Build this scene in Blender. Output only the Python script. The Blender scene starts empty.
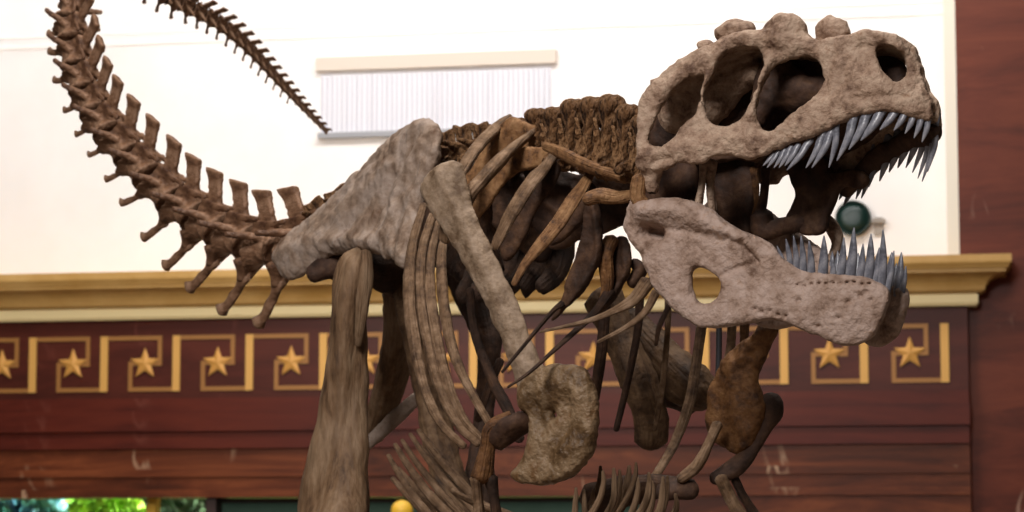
import bpy, math, random
import numpy as np
from mathutils import Vector, Matrix, noise as mnoise
random.seed(7); rng = np.random.RandomState(7)
C = bpy.context.scene.collection
SC = bpy.context.scene

# ------------------------------------------------------------------ camera
F = 2600.0; PITCH = math.atan(289/F); CAM = np.array([0.0, 0.0, 1.7])
cd = bpy.data.cameras.new('camera'); cam = bpy.data.objects.new('camera', cd); C.objects.link(cam)
cd.sensor_width = 36; cd.lens = F/1024*36; cd.clip_end = 300
cam.location = CAM; cam.rotation_euler = (math.pi/2 + PITCH, 0, 0)
cd.dof.use_dof = True; cd.dof.focus_distance = 5.75; cd.dof.aperture_fstop = 7.5
SC.camera = cam
SC.view_settings.view_transform = 'Standard'; SC.view_settings.look = 'None'
SC.view_settings.gamma = 1; SC.view_settings.exposure = 0; SC.view_settings.use_curve_mapping = False
FW = np.array([0, math.cos(PITCH), math.sin(PITCH)]); UP = np.array([0, -math.sin(PITCH), math.cos(PITCH)]); RT = np.array([1.0, 0, 0])
def ray(px, py):
    return FW + RT*((px-512)/F) + UP*((256-py)/F)
def at(px, py, d):                      # the point seen at a pixel, d metres ahead
    return CAM + d*ray(px, py)

# ------------------------------------------------------------------ world and lights
w = bpy.data.worlds.new('world'); SC.world = w; w.use_nodes = True
bg = w.node_tree.nodes['Background']; bg.inputs[0].default_value = (1.0, 0.93, 0.86, 1); bg.inputs[1].default_value = 0.06
def area(name, loc, target, size, energy, color=(1, 1, 1), size_y=None):
    l = bpy.data.lights.new(name, 'AREA'); l.energy = energy; l.color = color; l.size = size
    if size_y: l.shape = 'RECTANGLE'; l.size_y = size_y
    o = bpy.data.objects.new(name, l); C.objects.link(o); o.location = loc
    o.rotation_euler = (Vector(target)-Vector(loc)).to_track_quat('-Z', 'Y').to_euler(); return o
area('window_daylight', (-2.2, 1.0, 6.2), (0.1, 6.4, 2.3), 2.0, 450, (1.0, 0.96, 0.94))
area('skylight', (0.6, 7.0, 8.4), (0.3, 6.6, 2.4), 2.6, 330, (1.0, 0.93, 0.86))
area('wall_wash_lamp', (-0.8, 14.6, 7.6), (-0.8, 18.4, 5.0), 9.0, 360, (1.0, 0.97, 0.95), 0.8)
area('fillet_fill_light', (-2.5, 12.0, 4.6), (-0.5, 18.0, 3.4), 2.5, 150, (1.0, 0.94, 0.86))  # unseen fill light, added to brighten fillet and frieze from the front
area('garden_daylight', (-3.0, 21.0, 7.0), (-3.0, 21.6, 1.5), 4.0, 4000, (1.0, 0.98, 0.9))

# ------------------------------------------------------------------ materials
def lin(c):
    return tuple((v/255/12.92 if v/255 <= .04045 else ((v/255+.055)/1.055)**2.4) for v in c) + (1,)
def mat(name, c, rough=.5, metal=0.0, spec=.5):
    m = bpy.data.materials.new(name); m.use_nodes = True
    b = m.node_tree.nodes['Principled BSDF']
    b.inputs['Base Color'].default_value = lin(c); b.inputs['Roughness'].default_value = rough
    b.inputs['Metallic'].default_value = metal; b.inputs['Specular IOR Level'].default_value = spec
    return m
def nmat(name, stops, scale=6, detail=8, rough=.7, bump=.3, bscale=60, stretch=(1, 1, 1), spec=.3, distortion=0, bdist=.007, grain=False):
    m = mat(name, (128, 128, 128), rough, 0, spec); nt = m.node_tree; N = nt.nodes; L = nt.links
    b = N['Principled BSDF']
    tc = N.new('ShaderNodeTexCoord'); mp = N.new('ShaderNodeMapping'); mp.inputs['Scale'].default_value = stretch
    L.new(tc.outputs['Object'], mp.inputs[0])
    n = N.new('ShaderNodeTexNoise'); n.inputs['Scale'].default_value = scale; n.inputs['Detail'].default_value = detail
    n.inputs['Roughness'].default_value = .65; n.inputs['Distortion'].default_value = distortion
    L.new(mp.outputs[0], n.inputs['Vector'])
    r = N.new('ShaderNodeValToRGB'); e = r.color_ramp.elements
    while len(e) < len(stops): e.new(.5)
    for el, (p, c) in zip(e, stops): el.position = p; el.color = lin(c)
    L.new(n.outputs[0], r.inputs[0]); L.new(r.outputs[0], b.inputs['Base Color'])
    if grain:
        uvn = N.new('ShaderNodeUVMap'); uvn.uv_map = 'grain'; m2 = N.new('ShaderNodeMapping'); m2.inputs['Scale'].default_value = (7, 5, 1)
        L.new(uvn.outputs[0], m2.inputs[0]); g = N.new('ShaderNodeTexNoise'); g.inputs['Scale'].default_value = 1.6; g.inputs['Detail'].default_value = 5; L.new(m2.outputs[0], g.inputs['Vector'])
        gr = N.new('ShaderNodeValToRGB'); gr.color_ramp.elements[0].position = .36; gr.color_ramp.elements[0].color = (.45, .40, .36, 1); gr.color_ramp.elements[1].position = .56; gr.color_ramp.elements[1].color = (1, 1, 1, 1)
        L.new(g.outputs[0], gr.inputs[0]); mu = N.new('ShaderNodeMix'); mu.data_type = 'RGBA'; mu.blend_type = 'MULTIPLY'; mu.inputs['Factor'].default_value = .5
        L.new(r.outputs[0], mu.inputs['A']); L.new(gr.outputs[0], mu.inputs['B']); L.new(mu.outputs['Result'], b.inputs['Base Color'])
        b1 = N.new('ShaderNodeBump'); b1.inputs['Strength'].default_value = .9; b1.inputs['Distance'].default_value = .008; L.new(g.outputs[0], b1.inputs['Height'])
    if bump:
        n2 = N.new('ShaderNodeTexNoise'); n2.inputs['Scale'].default_value = bscale; n2.inputs['Detail'].default_value = 6
        L.new(mp.outputs[0], n2.inputs['Vector'])
        bp = N.new('ShaderNodeBump'); bp.inputs['Strength'].default_value = bump; bp.inputs['Distance'].default_value = bdist
        L.new(n2.outputs[0], bp.inputs['Height'])
        if grain: L.new(b1.outputs[0], bp.inputs['Normal'])
        L.new(bp.outputs[0], b.inputs['Normal'])
    return m
M = {}
M['skull'] = nmat('skull_bone', [(.34, (86, 60, 44)), (.46, (142, 115, 95)), (.60, (170, 145, 124)), (.72, (130, 97, 72))], 20, 10, .62, 1.0, 75, bdist=.010)
M['jaw'] = nmat('jaw_bone', [(.33, (92, 66, 50)), (.45, (146, 121, 105)), (.60, (168, 145, 132)), (.73, (142, 106, 74))], 16, 10, .6, .9, 75, bdist=.009)
M['inner'] = nmat('shaded_palate_bone', [(.35, (38, 24, 17)), (.55, (66, 44, 31)), (.7, (92, 66, 47))], 16, 6, .75, .6, 60)  # dark tone carries the shade inside the skull and between bones
M['neck'] = nmat('neck_bone', [(.34, (66, 42, 24)), (.47, (128, 90, 56)), (.60, (152, 114, 76)), (.72, (104, 66, 36))], 24, 10, .7, 1.0, 60, grain=True)
M['neckv'] = nmat('neck_vertebra_bone', [(.34, (62, 38, 20)), (.46, (122, 84, 50)), (.58, (154, 114, 76)), (.70, (104, 64, 34))], 2.2, 10, .7, 1.0, 5, (1, 1, .4), bdist=.10)
M['rib'] = nmat('rib_bone', [(.34, (74, 52, 34)), (.5, (122, 94, 68)), (.65, (150, 122, 96))], 22, 10, .65, .9, 55, grain=True)  # browned and lowered, like the far bones, to carry shade below the head
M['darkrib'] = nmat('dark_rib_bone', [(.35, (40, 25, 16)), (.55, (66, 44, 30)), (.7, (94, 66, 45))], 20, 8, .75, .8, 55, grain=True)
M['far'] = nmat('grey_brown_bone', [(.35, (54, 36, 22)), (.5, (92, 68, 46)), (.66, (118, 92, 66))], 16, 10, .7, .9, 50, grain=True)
M['pelvis'] = nmat('pelvis_bone', [(.34, (94, 70, 53)), (.46, (136, 115, 98)), (.60, (160, 142, 129)), (.74, (112, 84, 62))], 12, 10, .62, .9, 50)
M['leg'] = nmat('leg_bone', [(.34, (70, 49, 32)), (.47, (120, 92, 66)), (.62, (142, 116, 90)), (.74, (100, 72, 46))], 18, 10, .65, .9, 50, (1, 1, .3), grain=True)
M['scap'] = nmat('shoulder_bone', [(.34, (94, 72, 52)), (.47, (134, 112, 90)), (.62, (154, 132, 111)), (.74, (120, 88, 56))], 18, 10, .62, .9, 60)
M['corac'] = nmat('coracoid_bone', [(.32, (54, 37, 22)), (.44, (98, 74, 48)), (.56, (136, 112, 85)), (.70, (100, 66, 32))], 15, 12, .42, 1.0, 80, bdist=.008)  # colour lowered to stand for the head's shade on the coracoid
M['ochre'] = nmat('ochre_bone', [(.34, (58, 34, 17)), (.5, (106, 70, 38)), (.66, (134, 95, 58))], 26, 8, .7, 1.0, 60, grain=True)
M['tail'] = nmat('tail_bone', [(.34, (74, 48, 33)), (.5, (126, 92, 68)), (.66, (166, 132, 106))], 1.6, 8, .5, .5, 7, bdist=.02)
M['tooth'] = nmat('tooth_enamel', [(.35, (74, 74, 80)), (.5, (106, 106, 114)), (.68, (140, 138, 142))], 40, 5, .32, .2, 90, spec=.5)
M['steel'] = mat('mount_steel', (96, 98, 104), .45, .7)
M['tusk'] = M['tooth']

# ------------------------------------------------------------------ object helpers
def link(name, mesh, m, parent=None, loc=None, smooth=True):
    o = bpy.data.objects.new(name, mesh); C.objects.link(o)
    if m and not mesh.materials: mesh.materials.append(m)
    if smooth and len(mesh.polygons): mesh.polygons.foreach_set('use_smooth', [True]*len(mesh.polygons))
    if parent: o.parent = parent
    if loc is not None: o.location = loc
    return o
def build(name, verts, faces, m, parent=None, smooth=True):
    """link a mesh given in world space; its origin is its own centre"""
    v = np.asarray(verts, float); c = (v.min(0)+v.max(0))/2
    me = bpy.data.meshes.new(name); me.from_pydata((v-c).tolist(), [], [list(map(int, f)) for f in faces]); me.update()
    base = world_loc(parent) if parent else np.zeros(3)
    return link(name, me, m, parent, Vector(c-base), smooth)
def world_loc(o):
    p = np.zeros(3)
    while o: p = p + np.array(o.location); o = o.parent
    return p
def thing(name, label, cat, loc, group=None):
    o = bpy.data.objects.new(name, None); C.objects.link(o); o.location = Vector(loc)
    o['label'] = label; o['category'] = cat
    if group: o['group'] = group
    return o
def tag(o, label, cat, group=None):
    o['label'] = label; o['category'] = cat
    if group: o['group'] = group
    return o
def struct(o): o['kind'] = 'structure'; return o

def catmull(P, n):
    P = np.asarray(P, float); K = len(P)
    Q = np.vstack([2*P[0]-P[1], P, 2*P[-1]-P[-2]]); out = []
    for i in range(K-1):
        a, b, c, d = Q[i:i+4]
        for t in np.linspace(0, 1, n, endpoint=False):
            out.append(.5*(2*b+(c-a)*t+(2*a-5*b+4*c-d)*t*t+(3*b-a-3*c+d)*t**3))
    out.append(P[-1]); return np.array(out)
def closed_smooth(P, n=5):
    P = np.asarray(P, float); K = len(P); out = []
    for i in range(K):
        a, b, c, d = P[(i-1) % K], P[i], P[(i+1) % K], P[(i+2) % K]
        for t in np.linspace(0, 1, n, endpoint=False):
            out.append(.5*(2*b+(c-a)*t+(2*a-5*b+4*c-d)*t*t+(3*b-a-3*c+d)*t**3))
    return np.array(out)
def unit(v): v = np.asarray(v, float); return v/(np.linalg.norm(v)+1e-12)
def tube_geo(P, R, flat=1.0, thin=(0, 1, 0), seg=6, sides=12, lump=.06, freq=30, seed=0):
    """a swept bone: spine points P, wide radii R, thin radius = flat*R along 'thin'"""
    Q = catmull(np.column_stack([np.asarray(P, float), np.asarray(R, float)]), seg)
    X = Q[:, :3]; r = np.maximum(Q[:, 3], 1e-4)
    T = np.gradient(X, axis=0); T /= np.linalg.norm(T, axis=1)[:, None]+1e-12
    V = []; Fc = []; thin = unit(thin)
    rings = [(X[0]-T[0]*r[0]*.45, T[0], r[0]*.5)] + [(X[i], T[i], r[i]) for i in range(len(X))] + [(X[-1]+T[-1]*r[-1]*.45, T[-1], r[-1]*.5)]
    for c, t, rr in rings:
        b = unit(np.cross(t, thin)); n = np.cross(b, t)
        for k in range(sides):
            a = 2*math.pi*k/sides
            p = c + b*rr*math.cos(a) + n*rr*flat*math.sin(a)
            if lump:
                q = mnoise.noise(Vector(p*freq)+Vector((seed*7.1, 0, 0)))
                p = p + (p-c)*q*lump*2
            V.append(p)
    if lump:
        ph = seed*1.7; L_ = 0.0; V2 = []
        for i, (c, t, rr) in enumerate(rings):
            if i: L_ += np.linalg.norm(c-rings[i-1][0])
            for k in range(sides):
                a = 2*math.pi*k/sides; q = L_*9
                g = 1+.13*math.sin(2*a+ph+q*.8)+.09*math.sin(3*a-ph*.6+q*1.1)+.04*math.sin(5*a+ph)
                V2.append(c+(V[i*sides+k]-c)*g)
        V = V2
    m = len(rings)
    for i in range(m-1):
        for k in range(sides):
            Fc.append((i*sides+k, i*sides+(k+1) % sides, (i+1)*sides+(k+1) % sides, (i+1)*sides+k))
    V.append(rings[0][0]-rings[0][1]*r[0]*.15); V.append(rings[-1][0]+rings[-1][1]*r[-1]*.15)
    for k in range(sides):
        Fc.append((m*sides, (k+1) % sides, k)); Fc.append((m*sides+1, (m-1)*sides+k, (m-1)*sides+(k+1) % sides))
    return V, Fc
def tube_uv(me, V, sides):
    V = np.array(V); n = (len(V)-2)//sides; ctr = V[:n*sides].reshape(n, sides, 3).mean(1)
    ln = np.concatenate([[0], np.cumsum(np.linalg.norm(np.diff(ctr, axis=0), axis=1))]); off = rng.rand()*20
    uv = me.uv_layers.new(name='grain')
    for lp in me.loops:
        i = lp.vertex_index
        r_, k = (i//sides, i % sides) if i < n*sides else ((0, 0) if i == n*sides else (n-1, 0))
        a = 2*math.pi*k/sides; uv.data[lp.index].uv = (math.cos(a)*.5+off, ln[r_]+math.sin(a)*.0)
        uv.data[lp.index].uv = (off+abs(((k/sides)*2) % 2-1), ln[r_])
def bone(name, pts, m, parent, flat=1.0, thin=(0, 1, 0), lump=.06, seg=6, sides=12, freq=30):
    """pts: (px, py, depth, radius in pixels)"""
    P = [at(p[0], p[1], p[2]) for p in pts]; R = [p[3]*p[2]/F for p in pts]
    V, Fc = tube_geo(P, R, flat, thin, seg, sides, lump, freq, rng.randint(99))
    o = build(name, V, Fc, m, parent); tube_uv(o.data, V, sides); return o

# ------------------------------------------------------------------ implicit bones (surface nets)
def vnoise(X, Y, Z, f, seed):
    """cheap smooth value noise on arrays"""
    r = np.random.RandomState(seed); T = r.rand(4096)*2-1
    x, y, z = X*f+31.7, Y*f+17.3, Z*f+11.9
    xi, yi, zi = np.floor(x).astype(int), np.floor(y).astype(int), np.floor(z).astype(int)
    u, v, w_ = x-xi, y-yi, z-zi; u = u*u*(3-2*u); v = v*v*(3-2*v); w_ = w_*w_*(3-2*w_)
    def h(a, b, c): return T[(a*73+b*911+c*3571) & 4095]
    def L(a, b, t): return a+(b-a)*t
    return L(L(L(h(xi, yi, zi), h(xi+1, yi, zi), u), L(h(xi, yi+1, zi), h(xi+1, yi+1, zi), u), v),
             L(L(h(xi, yi, zi+1), h(xi+1, yi, zi+1), u), L(h(xi, yi+1, zi+1), h(xi+1, yi+1, zi+1), u), v), w_)
def smin(a, b, k): h = np.clip(.5+.5*(b-a)/k, 0, 1); return b+(a-b)*h-k*h*(1-h)
def smax(a, b, k): return -smin(-a, -b, k)
def poly_sdf(X, Y, P):
    shp = X.shape; x = X.ravel(); y = Y.ravel(); d = np.full(x.shape, 1e9); s = np.zeros(x.shape, bool)
    n = len(P)
    for i in range(n):
        ax, ay = P[i]; bx, by = P[(i+1) % n]; ex, ey = bx-ax, by-ay
        L2 = ex*ex+ey*ey+1e-15; t = np.clip(((x-ax)*ex+(y-ay)*ey)/L2, 0, 1)
        d = np.minimum(d, (x-ax-t*ex)**2+(y-ay-t*ey)**2)
        if abs(ey) > 1e-12:
            c = ((ay > y) != (by > y)) & (x < ex*(y-ay)/ey+ax); s ^= c
    d = np.sqrt(d); d[s] *= -1; return d.reshape(shp)
def line_dist(X, Y, P):
    shp = X.shape; x = X.ravel(); y = Y.ravel(); d = np.full(x.shape, 1e9)
    for (ax, ay), (bx, by) in zip(P[:-1], P[1:]):
        ex, ey = bx-ax, by-ay; t = np.clip(((x-ax)*ex+(y-ay)*ey)/(ex*ex+ey*ey+1e-15), 0, 1)
        d = np.minimum(d, (x-ax-t*ex)**2+(y-ay-t*ey)**2)
    return np.sqrt(d).reshape(shp)
def cap_sdf(X, Y, Z, a, b, ra, rb):
    a = np.asarray(a, float); e = np.asarray(b, float)-a; L2 = e@e+1e-12
    t = np.clip(((X-a[0])*e[0]+(Y-a[1])*e[1]+(Z-a[2])*e[2])/L2, 0, 1)
    return np.sqrt((X-a[0]-t*e[0])**2+(Y-a[1]-t*e[1])**2+(Z-a[2]-t*e[2])**2)-(ra+(rb-ra)*t)
def ell_sdf(X, Y, Z, c, r):
    q = np.sqrt(((X-c[0])/r[0])**2+((Y-c[1])/r[1])**2+((Z-c[2])/r[2])**2)
    return (q-1)*min(r)
def grid(lo, hi, h):
    ax = [np.arange(lo[i]-2*h, hi[i]+3*h, h) for i in range(3)]
    return ax, np.meshgrid(*ax, indexing='ij')
def surface_nets(D, ax):
    nx, ny, nz = D.shape; S = D < 0
    c = np.zeros((nx-1, ny-1, nz-1), int); acc = np.zeros((nx-1, ny-1, nz-1, 3)); cnt = np.zeros((nx-1, ny-1, nz-1))
    offs = [(i, j, k) for i in (0, 1) for j in (0, 1) for k in (0, 1)]
    def sl(o): return (slice(o[0], nx-1+o[0]), slice(o[1], ny-1+o[1]), slice(o[2], nz-1+o[2]))
    for a in offs:
        for b in offs:
            df = [b[i]-a[i] for i in range(3)]
            if sum(df) == 1 and min(df) == 0:
                da, db = D[sl(a)], D[sl(b)]; m = (da < 0) != (db < 0)
                t = np.where(m, da/np.where(m, da-db, 1), 0)
                for i in range(3): acc[..., i] += np.where(m, a[i]+t*df[i], 0)
                cnt += m
    act = cnt > 0; idx = -np.ones(act.shape, int); idx[act] = np.arange(act.sum())
    I = np.argwhere(act); V = I + acc[act]/cnt[act][:, None]
    lo = np.array([a[0] for a in ax]); h = ax[0][1]-ax[0][0]; V = lo+V*h
    Q = []
    for d in range(3):
        e = [0, 0, 0]; e[d] = 1
        A = S[:nx-e[0], :ny-e[1], :nz-e[2]]; B = S[e[0]:, e[1]:, e[2]:]
        E = np.argwhere(A != B); u, v = (d+1) % 3, (d+2) % 3
        ok = (E[:, u] > 0) & (E[:, v] > 0) & (E[:, u] < D.shape[u]-1) & (E[:, v] < D.shape[v]-1); E = E[ok]
        def g(du, dv): K = E.copy(); K[:, u] -= du; K[:, v] -= dv; return idx[K[:, 0], K[:, 1], K[:, 2]]
        q = np.stack([g(1, 1), g(0, 1), g(0, 0), g(1, 0)], 1)
        fl = ~A[E[:, 0], E[:, 1], E[:, 2]]; q[fl] = q[fl][:, ::-1]; Q.append(q)
    return V, np.vstack(Q)

def plate(name, outline, d, normal, thick, m, parent, holes=(), ridges=(), h=.005, bend=0.0, rough=.0025, edge=None, seed=1, back=None, anchor=None):
    """a bone plate whose outline stands on a plane through the point seen at the outline's
    centre (d metres ahead), facing 'normal'; ridges raise or groove both faces"""
    nrm = unit(normal); cx, cy = anchor if anchor else np.mean(np.asarray(outline, float), 0); o = at(cx, cy, d)
    u = unit(np.cross((0, 0, 1), nrm)); v = np.cross(nrm, u)
    def proj(p):
        r = ray(*p); k = ((o-CAM)@nrm)/(r@nrm); q = CAM+k*r-o; return (q@u, q@v)
    P = closed_smooth([proj(p) for p in outline]); lo = P.min(0); hi = P.max(0)
    mx = thick+.04+abs(bend)*max(hi[0]-lo[0], hi[1]-lo[1])**2/4
    ax, (X, Y, Z) = grid((lo[0], lo[1], -mx), (hi[0], hi[1], mx), h)
    X2, Y2 = X[:, :, 0], Y[:, :, 0]
    d2 = poly_sdf(X2, Y2, P)
    for H in holes: d2 = smax(d2, -poly_sdf(X2, Y2, closed_smooth([proj(p) for p in H])), .01)
    T = np.full(X2.shape, thick)
    if edge: T = thick*np.clip(.35+.65*np.clip(-d2/edge, 0, 1)**.5, .3, 1)
    off = np.zeros_like(X2)
    for (ln, wd, ht) in ridges:
        q = [proj(p) for p in ln]; g = np.exp(-(line_dist(X2, Y2, q)/(wd*d/F))**2)*ht
        T = T+np.where(ht > 0, g, 0); off = off+np.where(ht < 0, g, 0)
    T = T+np.minimum(off, 0)*.9; T = np.maximum(T, .004)
    cxm = (lo+hi)/2; bz = bend*((X2-cxm[0])**2+(Y2-cxm[1])**2)
    D = smax(np.abs(Z-bz[:, :, None])-T[:, :, None], np.repeat(d2[:, :, None], Z.shape[2], 2), min(thick*1.2, .03))
    D = D+rough*vnoise(X, Y, Z, 28, seed)+rough*.7*vnoise(X, Y, Z, 70, seed+1)
    V, Q = surface_nets(D, ax)
    return build(name, o+V[:, :1]*u+V[:, 1:2]*v+V[:, 2:]*nrm, Q, m, parent)

exec_order = []
# ================================================================== THE HALL
PSI = math.radians(10.9); A_ = np.array([math.cos(PSI), -math.sin(PSI), 0]); N_ = np.array([-math.sin(PSI), -math.cos(PSI), 0]); O_ = np.array([0, 18.0, 0])
def W(a, z, out=0.0): return O_+A_*a+N_*out+np.array([0, 0, z])
def wp(px, py, out=0.0):                     # pixel -> (along wall, height) on the plane 'out' metres in front of the wall
    r = ray(px, py); o = O_+N_*out; k = ((o-CAM)@N_)/(r@N_); p = CAM+k*r; return (p-O_)@A_, p[2]
def wbox_geo(a0, a1, z0, z1, o0, o1):
    V = [W(a, z, o) for a in (a0, a1) for z in (z0, z1) for o in (o0, o1)]
    return V, [(0, 1, 3, 2), (4, 6, 7, 5), (0, 4, 5, 1), (2, 3, 7, 6), (0, 2, 6, 4), (1, 5, 7, 3)]
def join(parts):
    V = []; Fc = []
    for v, f in parts: n = len(V); V += list(v); Fc += [tuple(i+n for i in q) for q in f]
    return V, Fc
def wbox(name, *b, m=None, parent=None): V, f = wbox_geo(*b); return build(name, V, f, m, parent, False)

def marble(name, dark, mid, light, vein, rough=.42):
    m = nmat(name, [(.3, dark), (.5, mid), (.72, light)], 1.3, 9, rough, 0, 1, (.5, .5, 3.2), .22, .8)
    nt = m.node_tree; N = nt.nodes; L = nt.links; b = N['Principled BSDF']; N['Noise Texture'].inputs['Roughness'].default_value = .72
    old = b.inputs['Base Color'].links[0].from_socket
    tc = N.new('ShaderNodeTexCoord'); mp = N.new('ShaderNodeMapping'); mp.inputs['Rotation'].default_value = (0, .5, 0); mp.inputs['Scale'].default_value = (1.6, 1, .55)
    L.new(tc.outputs['Object'], mp.inputs[0])
    n = N.new('ShaderNodeTexNoise'); n.inputs['Scale'].default_value = 1.1; n.inputs['Detail'].default_value = 4; n.inputs['Distortion'].default_value = .9
    L.new(mp.outputs[0], n.inputs['Vector'])
    r = N.new('ShaderNodeValToRGB'); e = r.color_ramp.elements
    e[0].position = .485; e[0].color = (0, 0, 0, 1); e[1].position = .5; e[1].color = (1, 1, 1, 1); x = e.new(.515); x.color = (0, 0, 0, 1)
    L.new(n.outputs[0], r.inputs[0])
    n3 = N.new('ShaderNodeTexNoise'); n3.inputs['Scale'].default_value = 1.7; n3.inputs['Detail'].default_value = 2; L.new(tc.outputs['Object'], n3.inputs['Vector'])
    r3 = N.new('ShaderNodeValToRGB'); r3.color_ramp.elements[0].position = .56; r3.color_ramp.elements[1].position = .68; L.new(n3.outputs[0], r3.inputs[0])
    mu = N.new('ShaderNodeMath'); mu.operation = 'MULTIPLY'; L.new(r.outputs[0], mu.inputs[0]); L.new(r3.outputs[0], mu.inputs[1])
    mx = N.new('ShaderNodeMix'); mx.data_type = 'RGBA'; L.new(mu.outputs[0], mx.inputs['Factor']); L.new(old, mx.inputs['A']); mx.inputs['B'].default_value = lin(vein)
    L.new(mx.outputs['Result'], b.inputs['Base Color']); return m
M['pier'] = marble('red_brown_marble', (62, 22, 11), (94, 40, 23), (114, 54, 33), (170, 134, 114))
M['lintel'] = marble('striped_brown_marble', (40, 15, 7), (92, 44, 23), (134, 72, 40), (190, 156, 126))
M['frieze'] = marble('maroon_marble', (54, 20, 12), (74, 30, 20), (90, 40, 27), (110, 60, 48))
M['mould'] = marble('dark_maroon_marble', (52, 15, 8), (80, 28, 17), (96, 38, 23), (110, 60, 48))
M['gold'] = mat('gold_leaf', (206, 156, 80), .5, .2); M['dullgold'] = mat('worn_gold_line', (150, 102, 48), .5, .2); M['stargold'] = mat('star_gold', (196, 142, 66), .5, .2)
M['cornice'] = nmat('gilded_plaster', [(.3, (176, 134, 70)), (.7, (200, 160, 98))], 3, 4, .42, 0)
M['fillet'] = mat('cream_fillet', (250, 228, 172), .5)
M['white'] = nmat('white_plaster', [(.3, (238, 232, 228)), (.7, (246, 241, 238))], 1.2, 3, .8, 0)
M['trimw'] = mat('pale_trim', (238, 230, 224), .7)
M['frame'] = mat('cream_frame', (232, 222, 204), .6)

zT = lambda py, out=0, px=20: wp(px, py, out)[1]
aEnd = wp(968, 350)[0]; aL = -17.0; aR = wp(1180, 350)[0]
z_open = zT(498); z_lint = zT(450); z_m2 = zT(433); z_m1 = zT(413); z_fri = zT(400); z_fil0 = zT(321.5, .06); z_cor0 = zT(309, .1)
a_op0, a_op1 = wp(-120, 500)[0], wp(207, 500)[0]; a_gb1 = wp(640, 500)[0]
# lower wall with its openings
struct(wbox('wall_back', aL, aEnd, z_open, z_lint, -.5, 0, m=M['lintel']))
struct(wbox('wall_right', a_gb1, aEnd, 0, z_open, -.5, 0, m=M['lintel'])); struct(wbox('wall_left', aL, a_op0, 0, z_open, -.5, 0, m=M['lintel']))
lo_ = wbox('trim_1', aL, aEnd, z_lint, z_m2, -.5, .03, m=M['mould']); struct(lo_)
struct(wbox('trim_2', aL, aEnd+.005, z_m2, z_m1, -.5, .06, m=M['mould']))
struct(wbox('trim_3', aL, aEnd+.0, z_m1, z_fri, -.5, .02, m=M['mould']))
struct(wbox('wall_frieze', aL, aEnd, z_fri, z_cor0+.1, -.5, 0, m=M['frieze']))
# lintel grooves: raised bands in the striped marble course
hb = (z_lint-z_open)
struct(build('trim_4', *join([wbox_geo(aL, aEnd, z_open+hb*k, z_open+hb*(k+.16), -.1, .02) for k in (.0, .42)]), M['lintel'], None, False))
# cornice: an ogee profile swept along the wall with a mitred return at its right end
def sweep_profile(prof):
    V = []; n = len(prof)
    for (ot, z) in prof: V += [W(aL, z, ot), W(aEnd+ot, z, ot), W(aEnd+ot, z, -.4)]
    Fc = []
    for i in range(n-1):
        for k in (0, 1): Fc.append((3*i+k, 3*i+k+1, 3*i+3+k+1, 3*i+3+k))
    return V, Fc
z0 = z_cor0
zt = wp(931, 255, .30)[1]; zc = zt-z0
prof = [(.0, z0), (.10, z0), (.11, z0+.05*zc)] + [(.12+.13*(1-math.cos(t*math.pi/2)), z0+zc*(.05+.45*math.sin(t*math.pi/2))) for t in np.linspace(0, 1, 7)]
prof += [(.26, z0+.52*zc), (.26, z0+.60*zc), (.275, z0+.62*zc), (.285, z0+.72*zc), (.295, z0+.74*zc), (.30, z0+.8*zc), (.30, zt), (-.4, zt)]
V, f = sweep_profile(prof); struct(build('trim_cornice', V, f, M['cornice'], None, False))
prof = [(0, z_fil0), (.06, z_fil0), (.075, z_fil0+.02), (.075, z0-.015), (.06, z0), (0, z0)]
V, f = sweep_profile(prof); struct(build('trim_fillet', V, f, M['fillet'], None, False))
# upper white wall, its seams, frame and the marble pier
a_w1 = wp(957, 120, -.1)[0]
struct(wbox('wall_upper', aL-2, a_w1, z_cor0, 8.6, -.6, -.35, m=M['white']))
struct(wbox('trim_frame', wp(946, 120, -.3)[0], a_w1, z_cor0, 8.6, -.36, -.1, m=M['frame']))
zs = wp(20, 50, -.35)[1]
struct(build('trim_seam', *join([wbox_geo(aL-2, a_w1, zs, zs+.02, -.36, -.342), wbox_geo(aL-2, a_w1, zs+.085, zs+.095, -.36, -.345)]), M['trimw'], None, False))
struct(wbox('wall_pier', a_w1, aR+3, 0, 8.6, -.7, -.1, m=M['pier']))
# floor and ground
M['floor'] = nmat('terrazzo_floor', [(.3, (120, 104, 90)), (.7, (150, 134, 118))], 3, 8, .3, 0)
fl = build('floor', [(-14, -4, -.0), (14, -4, 0), (14, 21, 0), (-14, 21, 0), (-14, -4, -.2), (14, -4, -.2), (14, 21, -.2), (-14, 21, -.2)],
           [(0, 1, 2, 3), (7, 6, 5, 4), (0, 4, 5, 1), (1, 5, 6, 2), (2, 6, 7, 3), (3, 7, 4, 0)], M['floor'], None, False); struct(fl)

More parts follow.
